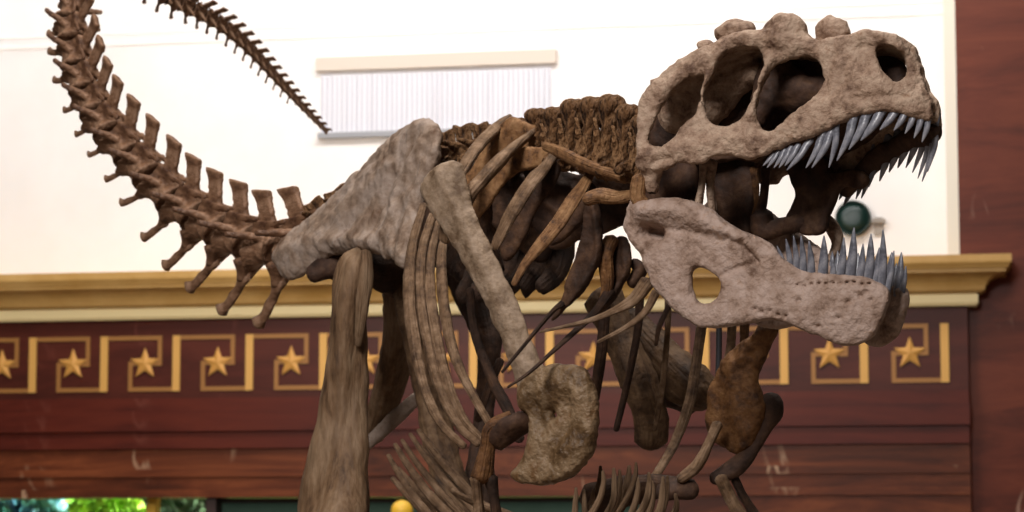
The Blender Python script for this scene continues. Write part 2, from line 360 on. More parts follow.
# the gilded Greek key band: each key is a thing with its own star
aK0 = wp(33, 365)[0]; aK1 = wp(945, 365)[0]; U = (aK1-aK0)/12
zk1 = zT(338); zk0 = zT(393); H = zk1-zk0; t1 = .030; t2 = .055
GK = 'gilded Greek keys along the frieze'
names = {}
ordinals = ['first', 'second', 'third', 'fourth', 'fifth', 'sixth', 'seventh', 'eighth', 'ninth', 'tenth', 'eleventh', 'twelfth', 'thirteenth']
def key_mesh():
    mid = .5*H; o0, o1 = .001, .010
    R = [(0, U*.80, H-t1, H), (U*.80-t1, U*.80, mid-t1/2, H-t1), (U*.34, U*.80-t1, mid-t1/2, mid+t1/2), (U*.34-t1*.0, U*.34+t1, 0, mid-t1/2), (U*.34+t1, U-t2/2, 0, t1)]
    return [(x0, x1, y0, y1, o0, o1) for x0, x1, y0, y1 in R]
def star_geo(c, r, o0, o1):
    V = []
    for o in (o0, o1):
        for k in range(10):
            rr = r*1.08 if k % 2 == 0 else r*.45; a = math.pi/2+k*math.pi/5
            V.append((c[0]+rr*math.cos(a), c[1]+rr*math.sin(a), o))
    V.append((c[0], c[1], o1+.01))
    Fc = [(k, (k+1) % 10, 10+(k+1) % 10, 10+k) for k in range(10)]+[(20, 10+k, 10+(k+1) % 10) for k in range(10)]
    return [W(*v) for v in V], Fc
def wplace(bx, a, z): return wbox_geo(bx[0]+a, bx[1]+a, bx[2]+z, bx[3]+z, bx[4], bx[5])
nv = 13
for i in range(-1, 13):
    a = aK0+i*U
    lab = ('gilded Greek key with a star, %s counted from the left along the maroon frieze' % ordinals[i+1]) if i < 12 else 'gold bar closing the Greek key band beside the marble pier'
    th = thing('greek_key' if i < 12 else 'gold_bar', lab, 'wall ornament', W(a, zk0), GK if i < 12 else None)
    build('bar', *wplace((-t2/2, t2/2, 0, H, .001, .012), a, zk0), M['gold'], th, False)
    if i < 12:
        build('meander_line', *join([wplace(b, a, zk0) for b in key_mesh()]), M['dullgold'], th, False)
        build('star', *star_geo((a+U*.57, zk0+H*.5), .105, .001, .018), M['stargold'], th, False)
# wall grille with pale header
a0, zb = wp(320, 135, -.33); a1, _ = wp(552, 130, -.33); ztp = wp(320, 74, -.33)[1]
g = thing('wall_grille', 'white slatted grille under a beige header on upper white wall', 'grille', W(a0, zb, -.34))
M['slat'] = mat('grille_slat', (206, 204, 212), .6); M['beige'] = mat('beige_header', (214, 200, 186), .7); M['greyrail'] = mat('grey_rail', (150, 150, 154), .6)
M['back'] = mat('grille_back', (232, 230, 234), .8)
build('back_panel', *wbox_geo(a0, a1, zb, ztp, -.36, -.335), M['back'], g, False)
nsl = 46
build('slats', *join([wbox_geo(a0+(a1-a0)*(k+.25)/nsl, a0+(a1-a0)*(k+.25+.28+.1*rng.rand())/nsl, zb, ztp-.02, -.345, -.325+.012*rng.rand()) for k in range(nsl)]), M['slat'], g, False)
build('bottom_rail', *wbox_geo(a0-.01, a1+.01, zb-.03, zb+.01, -.35, -.29), M['greyrail'], g, False)
build('header', *wbox_geo(wp(316, 60, -.3)[0], wp(556, 60, -.3)[0], ztp+.015, ztp+.115, -.36, -.29), M['beige'], g, False)
# round green plaque and its little bracket
M['green'] = mat('dark_green_enamel', (14, 40, 34), .35); 
ac, zc_ = wp(853, 218, -.3); R_ = 18.5*17.3/F
def disc_geo(ac, zc, prof):
    V = []; n = 40; Fc = []
    for (r, o) in prof:
        for k in range(n): V.append(W(ac+r*math.cos(2*math.pi*k/n), zc+r*math.sin(2*math.pi*k/n), o))
    for i in range(len(prof)-1):
        for k in range(n): Fc.append((i*n+k, i*n+(k+1) % n, (i+1)*n+(k+1) % n, (i+1)*n+k))
    Fc.append(tuple(range(n))[::-1]); Fc.append(tuple(range((len(prof)-1)*n, len(prof)*n))); return V, Fc
p = thing('wall_disc', 'dark green round disc on the white wall seen through the open jaws', 'wall disc', W(ac, zc_, -.35))
build('disc', *disc_geo(ac, zc_, [(R_*.88, -.35), (R_*.88, -.30), (R_*.4, -.29)]), M['green'], p)
build('rim', *disc_geo(ac, zc_, [(R_, -.36), (R_, -.29), (R_*.94, -.28), (R_*.88, -.29), (R_*.88, -.302)]), M['green'], p)
ab, zb2 = wp(878, 224, -.3)
b_ = thing('wall_bracket', 'small grey bracket on the white wall right of the green disc', 'bracket', W(ab, zb2, -.35))
M['bracket'] = mat('grey_bracket', (150, 140, 130), .6)
build('back_plate', *wbox_geo(ab-.03, ab+.03, zb2-.07, zb2+.05, -.35, -.33), M['bracket'], b_, False)
build('arm', *wbox_geo(ab-.11, ab+.05, zb2+.01, zb2+.035, -.33, -.30), M['bracket'], b_, False)
# openings below the lintel: glazed bay on the left, green board beside it
M['darkwood'] = mat('dark_frame', (44, 22, 16), .5); M['board'] = nmat('green_board_paint', [(.3, (46, 70, 58)), (.7, (58, 82, 70))], 2, 4, .7, 0); M['yel'] = mat('yellow_paint', (206, 160, 48), .5)
wn = struct(wbox('window_frame', wp(205, 500)[0], wp(215, 500)[0], 0, z_open, -.3, -.02, m=M['darkwood']))
struct(wbox('window_mullion', wp(140, 500)[0], wp(149, 500)[0], 0, z_open, -.25, -.15, m=M['yel']))
gl = mat('window_glass', (255, 255, 255), .02); gl.node_tree.nodes['Principled BSDF'].inputs['Transmission Weight'].default_value = 1.0; gl.node_tree.nodes['Principled BSDF'].inputs['IOR'].default_value = 1.05
struct(wbox('window_1', a_op0, wp(205, 500)[0], 0, z_open, -.215, -.205, m=gl))
gb = thing('green_board', 'dull green board below the marble lintel, with dark top edge', 'board', W(wp(216, 500)[0], 0, -.2))
build('panel', *wbox_geo(wp(216, 500)[0], a_gb1, 0, z_open-.035, -.2, -.14), M['board'], gb, False)
build('edge_strip', *wbox_geo(wp(216, 500)[0], a_gb1, z_open-.035, z_open-.006, -.2, -.12), M['darkwood'], gb, False)
M['yball'] = mat('yellow_cap', (226, 178, 52), .5)
q = at(402, 511, 16.2)
pp = thing('barrier_post', 'barrier post with rounded yellow top just above the bottom edge, before the green board', 'barrier post', (q[0], q[1], 0))
def lathe(name, prof, m, par):
    n = 24; V = []; Fc = []
    for r_, z in prof: V += [(q[0]+r_*math.cos(2*math.pi*k/n), q[1]+r_*math.sin(2*math.pi*k/n), z) for k in range(n)]
    for i in range(len(prof)-1): Fc += [(i*n+k, i*n+(k+1) % n, (i+1)*n+(k+1) % n, (i+1)*n+k) for k in range(n)]
    Fc += [tuple(range(n))[::-1], tuple(range((len(prof)-1)*n, len(prof)*n))]; return build(name, V, Fc, m, par)
rc = 11*16.2/F; lathe('cap', [(rc*math.sin(t), q[2]-rc*.35*0-rc*math.cos(t)) for t in np.linspace(.35, 3.0, 12)], M['yball'], pp)
lathe('post', [(.025, .03), (.025, q[2]-rc*.9)], M['steel'], pp); lathe('base', [(.17, 0), (.17, .02), (.05, .05), (.03, .06)], M['steel'], pp)
# garden beyond the glass
M['grass'] = nmat('lawn', [(.3, (60, 96, 40)), (.7, (100, 140, 60))], 4, 6, .9, 0)
struct(build('ground_outside', [(-22, 19.5, -.05), (16, 19.5, -.05), (16, 40, -.05), (-22, 40, -.05)], [(0, 1, 2, 3)], M['grass'], None, False))
def shrub(px, py, d, r, cols, label):
    c = at(px, py, d); base = c.copy(); base[2] = -.05
    th = thing('garden_shrub', label, 'shrub', base, 'shrubs outside the glass')
    m = nmat('shrub_leaf', [(.35, cols[0]), (.55, cols[1]), (.7, cols[2])], 5, 3, .6, 0)
    V = []; Fc = []
    for k in range(900):
        q = rng.normal(size=3); q /= np.linalg.norm(q); q *= r*(.55+.45*rng.rand()**.4); q[2] *= 1.15
        s = .06+.05*rng.rand(); u = unit(rng.normal(size=3)); v = unit(np.cross(u, rng.normal(size=3))); n = len(V)
        V += [c+q-u*s, c+q+v*s*.45, c+q+u*s, c+q-v*s*.45]; Fc.append((n, n+1, n+2, n+3))
    build('foliage', V, Fc, m, th, False)
    V, f = tube_geo([base, (base+c)/2+np.array([.05, 0, 0]), c], [.06, .05, .03]); build('stem', V, f, M['darkrib'], th)
shrub(28, 508, 20.9, .30, ((30, 80, 120), (60, 120, 90), (110, 170, 190)), 'bluish green shrub outside the glass, leftmost')
shrub(66, 507, 22.0, .36, ((30, 90, 40), (60, 140, 60), (110, 180, 80)), 'mid green shrub outside the glass, left of the lime one')
shrub(106, 506, 20.6, .27, ((90, 150, 30), (140, 200, 60), (190, 230, 90)), 'lime green shrub outside the glass, left of yellow mullion')
shrub(178, 508, 21.6, .36, ((40, 60, 40), (70, 96, 66), (110, 130, 100)), 'dull green shrub outside the glass beside the dark frame')

# ================================================================== THE SKELETON
BASE = np.array([0.1, 7.0, .35])
SK = thing('dinosaur_skeleton', 'mounted brown fossil skeleton of a large meat eating dinosaur with open toothy jaws', 'dinosaur skeleton', BASE)
BY = math.radians(58)                                  # heading of the trunk, turned towards the camera
BF = np.array([math.cos(BY), -math.sin(BY), 0]); BS = np.array([-math.sin(BY), -math.cos(BY), 0])   # forward, near side

# ---- skull frame
PHI = math.radians(38); SF = np.array([math.cos(PHI), -math.sin(PHI), 0]); SS = np.array([-math.sin(PHI), -math.cos(PHI), 0]); SO = at(800, 100, 5.8)
def to_skull(P): q = np.asarray(P)-SO; return np.array([q@SF, q@SS, q[2]])
def from_skull(V): V = np.asarray(V, float); return SO+V[:, :1]*SF+V[:, 1:2]*SS+V[:, 2:]*np.array([0, 0, 1.0])
class Side:
    """upright curved side wall: plan curve (l, t), leaning in towards the top by 'lean'"""
    def __init__(s, plan, lean, h0, rake=0.0):
        s.C = catmull(plan, 8); s.lean = lean; s.h0 = h0; s.rake = rake
        s.arc = np.concatenate([[0], np.cumsum(np.linalg.norm(np.diff(s.C, axis=0), axis=1))])
    def hit(s, px, py, inset=0.0):
        o = to_skull(CAM); r = ray(px, py); r = np.array([r@SF, r@SS, r[2]])
        ot = o[1]+s.lean*(o[2]-s.h0); rt = r[1]+s.lean*r[2]; best = None; ol = o[0]+s.rake*(o[2]-s.h0); rl = r[0]+s.rake*r[2]
        n = len(s.C)-1
        for i in range(n):
            a, b = s.C[i], s.C[i+1]; e = b-a; nn = np.array([-e[1], e[0]])
            den = nn@np.array([rl, rt])
            if abs(den) < 1e-9: continue
            k = (nn@(a-np.array([ol, ot])))/den; p = np.array([ol, ot])+k*np.array([rl, rt]); u = ((p-a)@e)/(e@e)
            if (u >= 0 or i == 0) and u <= 1:
                if best is None or k < best[0]: best = (k, s.arc[i]+u*math.sqrt(e@e), o[2]+k*r[2], o[0]+k*r[0], o[1]+k*r[1])
        if best is None:                       # beyond the tip of the snout: on the midline
            k = (s.C[-1][0]-ol)/rl; best = (k, s.arc[-1]+.03, o[2]+k*r[2], o[0]+k*r[0], 0.0)
        return best
    def sh(s, p): b = s.hit(*p); return (b[1], b[2])
    def pos(s, p, inset=0): b = s.hit(*p); return np.array([b[3], b[4]-inset, b[2]])
    def coords(s, X, T):
        """signed plan distance and arc length for sheared coords"""
        shp = X.shape; x = X.ravel(); t = T.ravel(); d = np.full(x.shape, 1e9); sg = np.zeros(x.shape); ar = np.zeros(x.shape)
        n = len(s.C)-1
        for i in range(n):
            a, b = s.C[i], s.C[i+1]; e = b-a; L2 = e@e; u = ((x-a[0])*e[0]+(t-a[1])*e[1])/L2
            uc = np.clip(u, 0 if i else -1e3, 1 if i < n-1 else 1)
            dx, dt = x-a[0]-uc*e[0], t-a[1]-uc*e[1]; q = np.hypot(dx, dt)
            m = q < d; d = np.where(m, q, d); sg = np.where(m, np.sign(-e[1]*(x-a[0])+e[0]*(t-a[1])), sg); ar = np.where(m, s.arc[i]+uc*math.sqrt(L2), ar)
        return (d*sg).reshape(shp), ar.reshape(shp)
def side_sdf(S, G, outline, holes, ridges, thick, k=.012, pits=()):
    X, T, Z = G; AT = np.abs(T)+S.lean*(Z-S.h0)
    dp, ar = S.coords(X+S.rake*(Z-S.h0), AT)
    P = closed_smooth([S.sh(p) for p in outline], 4)
    # unrolled 2D lookup
    g = .004; a0, a1 = ar.min(), ar.max(); z0, z1 = Z.min(), Z.max()
    ua = np.arange(a0, a1+2*g, g); uz = np.arange(z0, z1+2*g, g); UA, UZ = np.meshgrid(ua, uz, indexing='ij')
    d2 = poly_sdf(UA, UZ, P)
    for Hh in holes: d2 = smax(d2, -poly_sdf(UA, UZ, closed_smooth([S.sh(p) for p in Hh], 4))+.0065, .008)
    rl = np.zeros_like(d2)
    for (ln, wd, ht) in ridges:
        rl = rl+ht*np.exp(-(line_dist(UA, UZ, [S.sh(p) for p in ln] if len(ln) > 1 else [S.sh(ln[0]), S.sh((ln[0][0]+.5, ln[0][1]))])/(wd*5.7/F))**2)
    fi = np.clip((ar-a0)/g, 0, len(ua)-1.001); fz = np.clip((Z-z0)/g, 0, len(uz)-1.001)
    i, j = fi.astype(int), fz.astype(int); u, v = fi-i, fz-j
    def samp(A): return A[i, j]*(1-u)*(1-v)+A[i+1, j]*u*(1-v)+A[i, j+1]*(1-u)*v+A[i+1, j+1]*u*v
    D2 = samp(d2); RL = samp(rl)
    sh = np.maximum(dp-RL-thick*.6, -dp-thick*1.2+np.minimum(RL, 0)*.9)      # outer face carries the relief
    return smax(sh, D2-.0035, k), D2

skull_plan = [(-.46, .165), (-.34, .165), (-.2, .152), (-.05, .125), (.1, .098), (.2, .082), (.265, .066), (.305, .048), (.330, .026), (.338, .010), (.339, 0.0)]
SKL = Side(skull_plan, .10, to_skull(at(790, 130, 5.75))[2], .26)
outline = [(638.5, 166), (638, 146), (638, 113), (643, 95), (660, 75), (680, 61), (700, 51), (720, 42), (743, 33), (756, 31), (763, 29), (769, 21), (778, 16), (787, 15.5), (795, 20), (806, 31.5), (819, 40.5), (832, 40), (852, 33), (866, 29), (882, 30), (902, 35), (914, 41.5), (918, 53), (921, 73), (927, 93), (932, 108),
           (930, 120), (915, 116), (896, 111), (876, 109), (852, 114), (832, 125), (812, 134), (792, 142), (776, 148), (763, 154), (746, 158), (726, 154), (710, 155), (700, 162), (680, 161), (668, 166), (652, 169)]
holes = [[(651, 147), (650, 136), (655, 119), (666, 99), (683, 83), (703, 75), (701, 86), (698, 99), (694, 113), (684, 124), (673, 136), (660, 146)],
         [(735, 40), (748, 37), (759, 50), (762, 63), (757, 86), (748, 106), (739, 119), (726, 125), (713, 123), (706, 109), (706, 93), (715, 74), (726, 54)],
         [(786, 58), (806, 53), (817, 58), (821, 71), (818, 89), (806, 103), (789, 116), (774, 130), (764, 128), (759, 118), (760, 99), (766, 80), (774, 65)],
         [(879, 46), (890, 42), (901, 48), (906, 63), (902, 76), (895, 79), (886, 71), (880, 60)]]
ridges = [([(700, 60), (745, 42)], 7, .008), ([(702, 105), (712, 70), (728, 45)], 6, .008), ([(752, 118), (762, 85), (772, 58)], 6, .010), ([(778, 40), (788, 22)], 14, .022),
          ([(760, 140), (800, 126), (840, 100)], 16, .008), ([(840, 60), (870, 75)], 22, .008), ([(645, 156), (700, 146), (740, 140)], 9, .010), ([(880, 88), (920, 100)], 16, .008),
          ([(836, 52), (826, 78), (828, 92)], 3.5, -.007), ([(850, 60), (842, 84)], 3, -.005), ([(866, 32), (862, 60)], 4, -.004), ([(775, 48), (782, 52)], 8, -.010), ([(655, 163), (672, 158)], 4, -.010), ([(690, 68), (660, 92)], 7, .008),
          ([(848, 100), (900, 98)], 3, -.004), ([(730, 140), (716, 148)], 3, -.006)]
def midheight(l, e):                      # height of the roof at l: follows the traced top edge
    return np.interp(l, e[:, 0], e[:, 1])
ax, G = grid((-.42, -.21, -.19), (.39, .21, .27), .0046)
X, T, Z = G
Ds, D2 = side_sdf(SKL, G, outline, holes, ridges, .011)
top_px = [(660, 77), (680, 63), (700, 53), (720, 44), (743, 36), (763, 33), (785, 34), (806, 37), (819, 42), (832, 42), (852, 36), (866, 32), (882, 33), (902, 38), (912, 44)]
te = np.array([SKL.pos(p)[[0, 2]] for p in top_px]); te = te[np.argsort(te[:, 0])]
hw = np.interp(X, [-.42, -.3, -.2, -.05, .1, .25, .33, .36], [.14, .135, .13, .112, .086, .064, .03, .005])
rh = midheight(X, te)+.006*np.cos(np.clip(T/.09, -1.5, 1.5))
roof = smax(smax(np.abs(Z-rh+.012)-.013, np.abs(T)-hw, .01), -(X+.32), .01)
D = smin(Ds, smax(roof, X+.26*(Z-SKL.h0)-.325, .01), .016)
# palate, braincase, far and near horn bosses, cheek braces
low_px = [(700, 162), (726, 154), (763, 152), (792, 140), (832, 124), (852, 113), (876, 108), (915, 114)]
le = np.array([SKL.pos(p)[[0, 2]] for p in low_px]); le = le[np.argsort(le[:, 0])]
ph = np.interp(X, le[:, 0], le[:, 1])+.028+.02*np.cos(np.clip(T/.08, -1.57, 1.57))
pw = np.interp(X, [-.2, -.05, .1, .25, .33, .36], [.05, .09, .088, .068, .03, .005])
pal = smax(smax(np.abs(Z-ph)-.009, np.abs(T)-pw, .01), np.maximum(-(X+.14), X-.315), .02)
for (p, dl, t_, dz, rr) in [((733, 44), -.11, -.07, .078, (.055, .035, .026)), ((704, 52), -.11, -.05, .060, (.022, .02, .018))]:
    q = SKL.pos(p); D = smin(D, ell_sdf(X, T, Z, (q[0]+dl, t_, q[2]+dz), rr), .012)
# internal struts: braincase and lacrimal plates
bc = smin(ell_sdf(X, T, Z, (-.27, 0, .05), (.085, .06, .09)), cap_sdf(X, T, Z, (-.33, 0, .0), (-.12, 0, .08), .045, .03), .03)
D = smin(D, bc, .02)
for sgn in (1, -1):
    q = SKL.pos((742, 36)); q2 = SKL.pos((706, 48))
    D = smin(D, ell_sdf(X, T, Z, (q[0]-.02, sgn*(q[1]-.02), q[2]+.0), (.06, .03, .018)), .012)
    q = SKL.pos((786, 26)); D = smin(D, ell_sdf(X, T, Z, (q[0]+(0 if sgn > 0 else .028), sgn*(q[1]-.006), q[2]+(.002 if sgn > 0 else .052)), (.045, .026, .036)), .012)
    q = SKL.pos((640, 165)); D = smin(D, cap_sdf(X, T, Z, (q[0]+.03, sgn*(q[1]-.02), q[2]+.02), (q[0]+.01, sgn*(q[1]-.03), q[2]-.045), .022, .02), .02)
D = D+.0028*vnoise(X, T, Z, 26, 3)+.0024*vnoise(X, T, Z, 62, 4)+.0012*vnoise(X, T, Z, 120, 5)
# the head is rolled a little on its neck: the far side hangs lower
ROLL = .26; PLW = np.array(skull_plan)
def rolled(V): V = np.array(V, float); V[:, 2] -= ROLL*np.interp(V[:, 0], [-.12, .06], [.15, 1.0])*(np.interp(V[:, 0], PLW[:, 0], PLW[:, 1])-V[:, 1]); return V
V, Q = surface_nets(D, ax); skull = build('skull', from_skull(rolled(V)), Q, M['skull'], SK)
# partition added inside snout and eye sockets as dark backdrop for the shaded openings
sep = smax(np.abs(T+.035-.02*np.sin(X*14))-.012, np.maximum(Z-rh+.01, ph-Z-.01), .01); sep = smax(sep, smax(-(X+.34), X+.26*(Z-SKL.h0)-.285, .02), .01)
sep = smin(sep, ell_sdf(X, T, Z, (-.02, -.01, .04), (.10, .045, .05)), .03); sep = smin(sep, cap_sdf(X, T, Z, (-.10, .02, -.03), (-.06, .0, .10), .022, .03), .03)
sep = smin(sep, ell_sdf(X, T, Z, (-.36, -.06, -.03), (.07, .085, .12)), .03)
sep = sep+.004*vnoise(X, T, Z, 30, 12)+.003*vnoise(X, T, Z, 70, 13); V, Q = surface_nets(sep, ax); build('septum_backdrop', from_skull(rolled(V)), Q, M['inner'], skull)
UB = [SKL.pos(p) for p in [(793, 148), (818, 137), (833, 126), (850, 119), (863, 115), (877, 111), (891, 111), (901, 113), (910, 115), (920, 117)]]
for a, b in zip(UB[:-1], UB[1:]):          # tooth sockets along the inside of the far upper jaw
    pal = smin(pal, cap_sdf(X, T, Z, (a[0], -a[1]+.012, a[2]-.012), (b[0], -b[1]+.012, b[2]-.012), .020, .020), .01)
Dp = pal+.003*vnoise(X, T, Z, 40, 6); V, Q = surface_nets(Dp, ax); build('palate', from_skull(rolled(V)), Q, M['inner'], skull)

# ---- lower jaw
jaw_plan = [(-.48, .160), (-.34, .155), (-.2, .138), (0, .102), (.12, .074), (.2, .052), (.25, .036), (.275, .018), (.281, 0.0)]
JAW = Side(jaw_plan, .0, 0)
jo = [(624, 226), (627, 212), (634, 198), (646, 202), (659, 200), (673, 198), (694, 203), (710, 211), (727, 223), (743, 233), (761, 240), (774, 250), (784, 261), (800, 271), (821, 275), (841, 275), (862, 278), (878, 284), (887, 290), (888, 302),
      (882, 318), (871, 336), (858, 343.5), (845, 345), (829, 340), (809, 331), (788, 322), (772, 319), (751, 321), (731, 325), (714, 326), (698, 324), (681, 314), (669, 302), (655, 285), (647, 269), (640, 254), (629, 238)]
jh = [[(694, 270), (704, 269), (716, 277), (720.5, 287), (716, 298), (704, 302), (696, 295), (693, 281)]]
jr = [([(645, 210), (680, 210), (710, 222), (745, 240)], 11, .020), ([(655, 228), (700, 233), (745, 245)], 4, -.007), ([(646, 231), (656, 234)], 7, -.055), ([(662, 260), (675, 295), (700, 316)], 10, .008), ([(725, 315), (770, 305), (810, 310), (850, 320)], 20, .010),
      ([(850, 290), (872, 305)], 22, .010), ([(744, 246), (758, 262)], 2.4, -.013), ([(742, 243), (752, 237), (770, 250)], 2.2, -.009), ([(758, 262), (738, 268), (722, 276)], 2.2, -.008), ([(688, 268), (724, 290)], 12, .004), ([(730, 238)], 3, -.012)]
for k in range(11): jr.append(([(798+7.2*k, 281+1.0*abs(k-6)*.6+rng.rand()*3)], 1.5, -.016))
for p_ in [(757, 309), (764, 312), (772, 311), (780, 315), (787, 316), (820, 326), (800, 300), (868, 292), (872, 300), (862, 296), (850, 302), (840, 318)]: jr.append(([p_], 1.9, -.015))
zlo = to_skull(at(850, 352, 5.6))[2]; zhi = to_skull(at(660, 185, 5.9))[2]
ax, G = grid((-.47, -.19, zlo-.01), (.31, .19, zhi+.02), .0042); X, T, Z = G
Ds, D2 = side_sdf(JAW, G, jo, jh, jr, .014, .014)
D = Ds+.0022*vnoise(X, T, Z, 24, 8)+.0016*vnoise(X, T, Z, 60, 9)+.0010*vnoise(X, T, Z, 120, 10)
V, Q = surface_nets(D, ax); PLJ = np.array(jaw_plan)
def jrolled(V): V = np.array(V, float); V[:, 2] += .06*(np.interp(V[:, 0], PLJ[:, 0], PLJ[:, 1])-V[:, 1]); return V
jaw = build('lower_jaw', from_skull(jrolled(V)), Q, M['jaw'], SK)

# ---- teeth
def tooth(S, base, tip, wpx, parent, sgn, inset=.012, curve=.07, zadd=0.0, grow=1.0):
    b = S.pos(base, inset); k = S.hit(*base)
    # tip on the same fore-aft sheet as the base
    d0 = (from_skull([b])[0]-CAM)@FW; tp = to_skull(at(tip[0], tip[1], d0))
    tp = b+(tp-b)*grow
    ax_ = tp-b; b0 = b-ax_*.28; L = np.linalg.norm(ax_)
    back = np.array([-1.0, 0, 0]); mid = (b0*.45+tp*.55)-back*L*curve
    P = np.array([b0, b, mid, b0*.2+tp*.8-back*L*curve*.55, tp]); P[:, 1] *= sgn
    r = wpx*1.18*d0/F
    P = rolled(P) if S is SKL else jrolled(P)
    P = from_skull(P)
    Vv, Ff = tube_geo(P, [r, r*1.08, r*.95, r*.6, r*.16], .66, SS, 5, 10, 0)
    build('tooth', Vv, Ff, M['tooth'], parent)
UT = [((769, 155), (763, 166), 2), ((774, 153), (767, 168), 2.2), ((780, 152), (774, 168), 2.4), ((786, 150), (779, 168), 2.6), ((793, 148), (785, 166), 2.8), ((803, 145), (787, 171), 3.2),
      ((818, 137), (806, 168), 3.4), ((827, 133), (812, 168), 3.6), ((833, 124), (829, 166), 3.4), ((850, 118), (837, 160), 4.2), ((863, 114), (849, 149), 4.4), ((877, 111), (861, 140), 4.6), ((891, 111), (880, 129), 3.8), ((901, 113), (894, 129), 3.2), ((910, 115), (905, 132), 3), ((918, 117), (914, 136), 3), ((925, 119), (922, 140), 3)]
for i, (b, t, wd) in enumerate(UT):
    tooth(SKL, b, t, wd, skull, 1); tooth(SKL, b, t, wd, skull, -1, .012, .07, 0, [1, 1, 1, 1, 1, 1, .9, .9, .8, .8, .85, 1, 1.7, 2.3, 2.6, 2.6, 2.0][i])
LT = [((781, 262), (777, 246), 2), ((788, 265), (786, 239), 2.8), ((794.5, 268), (793.5, 236), 3), ((801, 271), (801, 236), 3.4), ((809, 274), (809, 241), 3.6), ((820, 277), (824, 236), 4.6), ((831, 276), (832, 259), 2.8), ((838, 276), (844, 238), 4.0), ((848, 276), (854, 228), 4.6), ((858, 277), (863, 244), 3.4), ((866, 279), (871, 234), 4.4), ((873, 283), (879, 250), 3.4), ((879, 286), (883, 230), 4.2), ((885, 289), (894, 251), 3.2)]
for b, t, wd in LT:
    tooth(JAW, b, t, wd, jaw, 1, .010, .02); tooth(JAW, b, t, wd*.9, jaw, -1, .010, .02, 0, .62)
# throat bones seen through the open mouth
def hb(name, pts, m, flat=1, thin=SS, **k): return bone(name, pts, m, SK, flat, thin, **k)
plate('shaded_palate_bone', [(786, 160), (800, 150), (826, 158), (834, 172), (850, 168), (868, 176), (862, 190), (846, 188), (838, 200), (830, 214), (824, 232), (806, 236), (792, 226), (786, 218), (796, 196), (790, 176)], 5.82, SS, .012, M['inner'], SK, seed=21)
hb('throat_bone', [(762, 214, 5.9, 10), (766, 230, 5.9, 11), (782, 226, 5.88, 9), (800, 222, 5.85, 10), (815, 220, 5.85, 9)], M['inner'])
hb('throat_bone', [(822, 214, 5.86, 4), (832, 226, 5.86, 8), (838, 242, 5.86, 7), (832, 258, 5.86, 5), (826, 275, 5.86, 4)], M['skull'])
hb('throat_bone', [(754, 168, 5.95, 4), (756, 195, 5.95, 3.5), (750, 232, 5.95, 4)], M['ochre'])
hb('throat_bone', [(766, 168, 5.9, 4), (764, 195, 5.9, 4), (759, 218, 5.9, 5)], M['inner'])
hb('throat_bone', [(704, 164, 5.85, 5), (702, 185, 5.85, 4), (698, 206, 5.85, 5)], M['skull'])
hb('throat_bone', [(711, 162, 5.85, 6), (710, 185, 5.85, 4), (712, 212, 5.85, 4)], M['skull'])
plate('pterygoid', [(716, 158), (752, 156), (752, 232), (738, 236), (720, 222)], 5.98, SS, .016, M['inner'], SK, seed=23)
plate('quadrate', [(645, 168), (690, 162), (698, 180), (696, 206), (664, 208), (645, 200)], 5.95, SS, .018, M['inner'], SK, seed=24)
hb('jaw_joint', [(640, 178, 5.86, 8), (638, 196, 5.86, 9), (644, 206, 5.86, 8)], M['neck'])

# ---- pelvis and hind legs
plate('ilium', [(281, 262), (285, 250), (300, 232), (325, 208), (350, 182), (378, 153), (405, 130), (422, 122), (436, 121), (446, 130), (447, 148), (441, 168), (430, 190), (424, 212), (420, 236), (415, 262), (408, 272), (398, 264), (384, 258), (368, 254), (352, 252), (336, 254), (322, 262), (308, 274), (298, 282), (286, 278)],
      7.25, BS*.8+np.array([0, 0, .25]), .022, M['pelvis'], SK, ridges=[([(300, 250), (350, 215), (400, 165)], 20, .014), ([(395, 235), (410, 190), (432, 150)], 9, .012), ([(350, 232), (372, 205)], 9, -.012), ([(378, 232), (400, 180)], 7, -.018), ([(330, 225), (352, 200)], 5, -.010), ([(405, 150), (425, 135)], 9, .010), ([(360, 240), (372, 222)], 4, .012), ([(290, 262), (330, 245), (380, 246)], 10, .014), ([(410, 215), (404, 245)], 6, -.008)], edge=.03, bend=.12, rough=.005, seed=31, h=.0055)
plate('ilium', [(380, 262), (400, 225), (425, 190), (452, 155), (478, 136), (500, 134), (510, 150), (506, 180), (496, 215), (488, 262), (470, 290), (440, 270), (410, 268), (392, 280)], 7.75, BS*.8+np.array([0, 0, .25]), .022, M['darkrib'], SK, edge=.03, seed=32, h=.0065)
hb('thigh_bone', [(358, 252, 7.2, 8), (352, 266, 7.2, 18), (349, 300, 7.2, 23), (347, 350, 7.2, 24), (345, 400, 7.2, 26), (341, 450, 7.18, 31), (336, 500, 7.15, 38), (332, 545, 7.1, 44), (332, 575, 7.1, 34)], M['leg'], .8, BS, sides=20, lump=.05, freq=14)
hb('thigh_flange', [(366, 252, 7.14, 5), (366, 275, 7.12, 7), (362, 310, 7.12, 6), (358, 345, 7.14, 3)], M['leg'], 1.0)
hb('hip_joint', [(312, 276, 7.4, 8), (328, 268, 7.42, 12), (345, 266, 7.42, 12)], M['inner'])
hb('hip_joint', [(366, 264, 7.28, 12), (385, 270, 7.35, 20), (402, 278, 7.4, 18)], M['darkrib'])
hb('sitting_bone', [(396, 290, 7.45, 14), (397, 330, 7.5, 17), (393, 370, 7.55, 17), (384, 405, 7.6, 13), (374, 436, 7.7, 9)], M['leg'])
hb('sitting_bone', [(420, 394, 7.5, 5), (398, 415, 7.55, 7), (372, 440, 7.6, 6), (340, 464, 7.7, 5)], M['pelvis'])
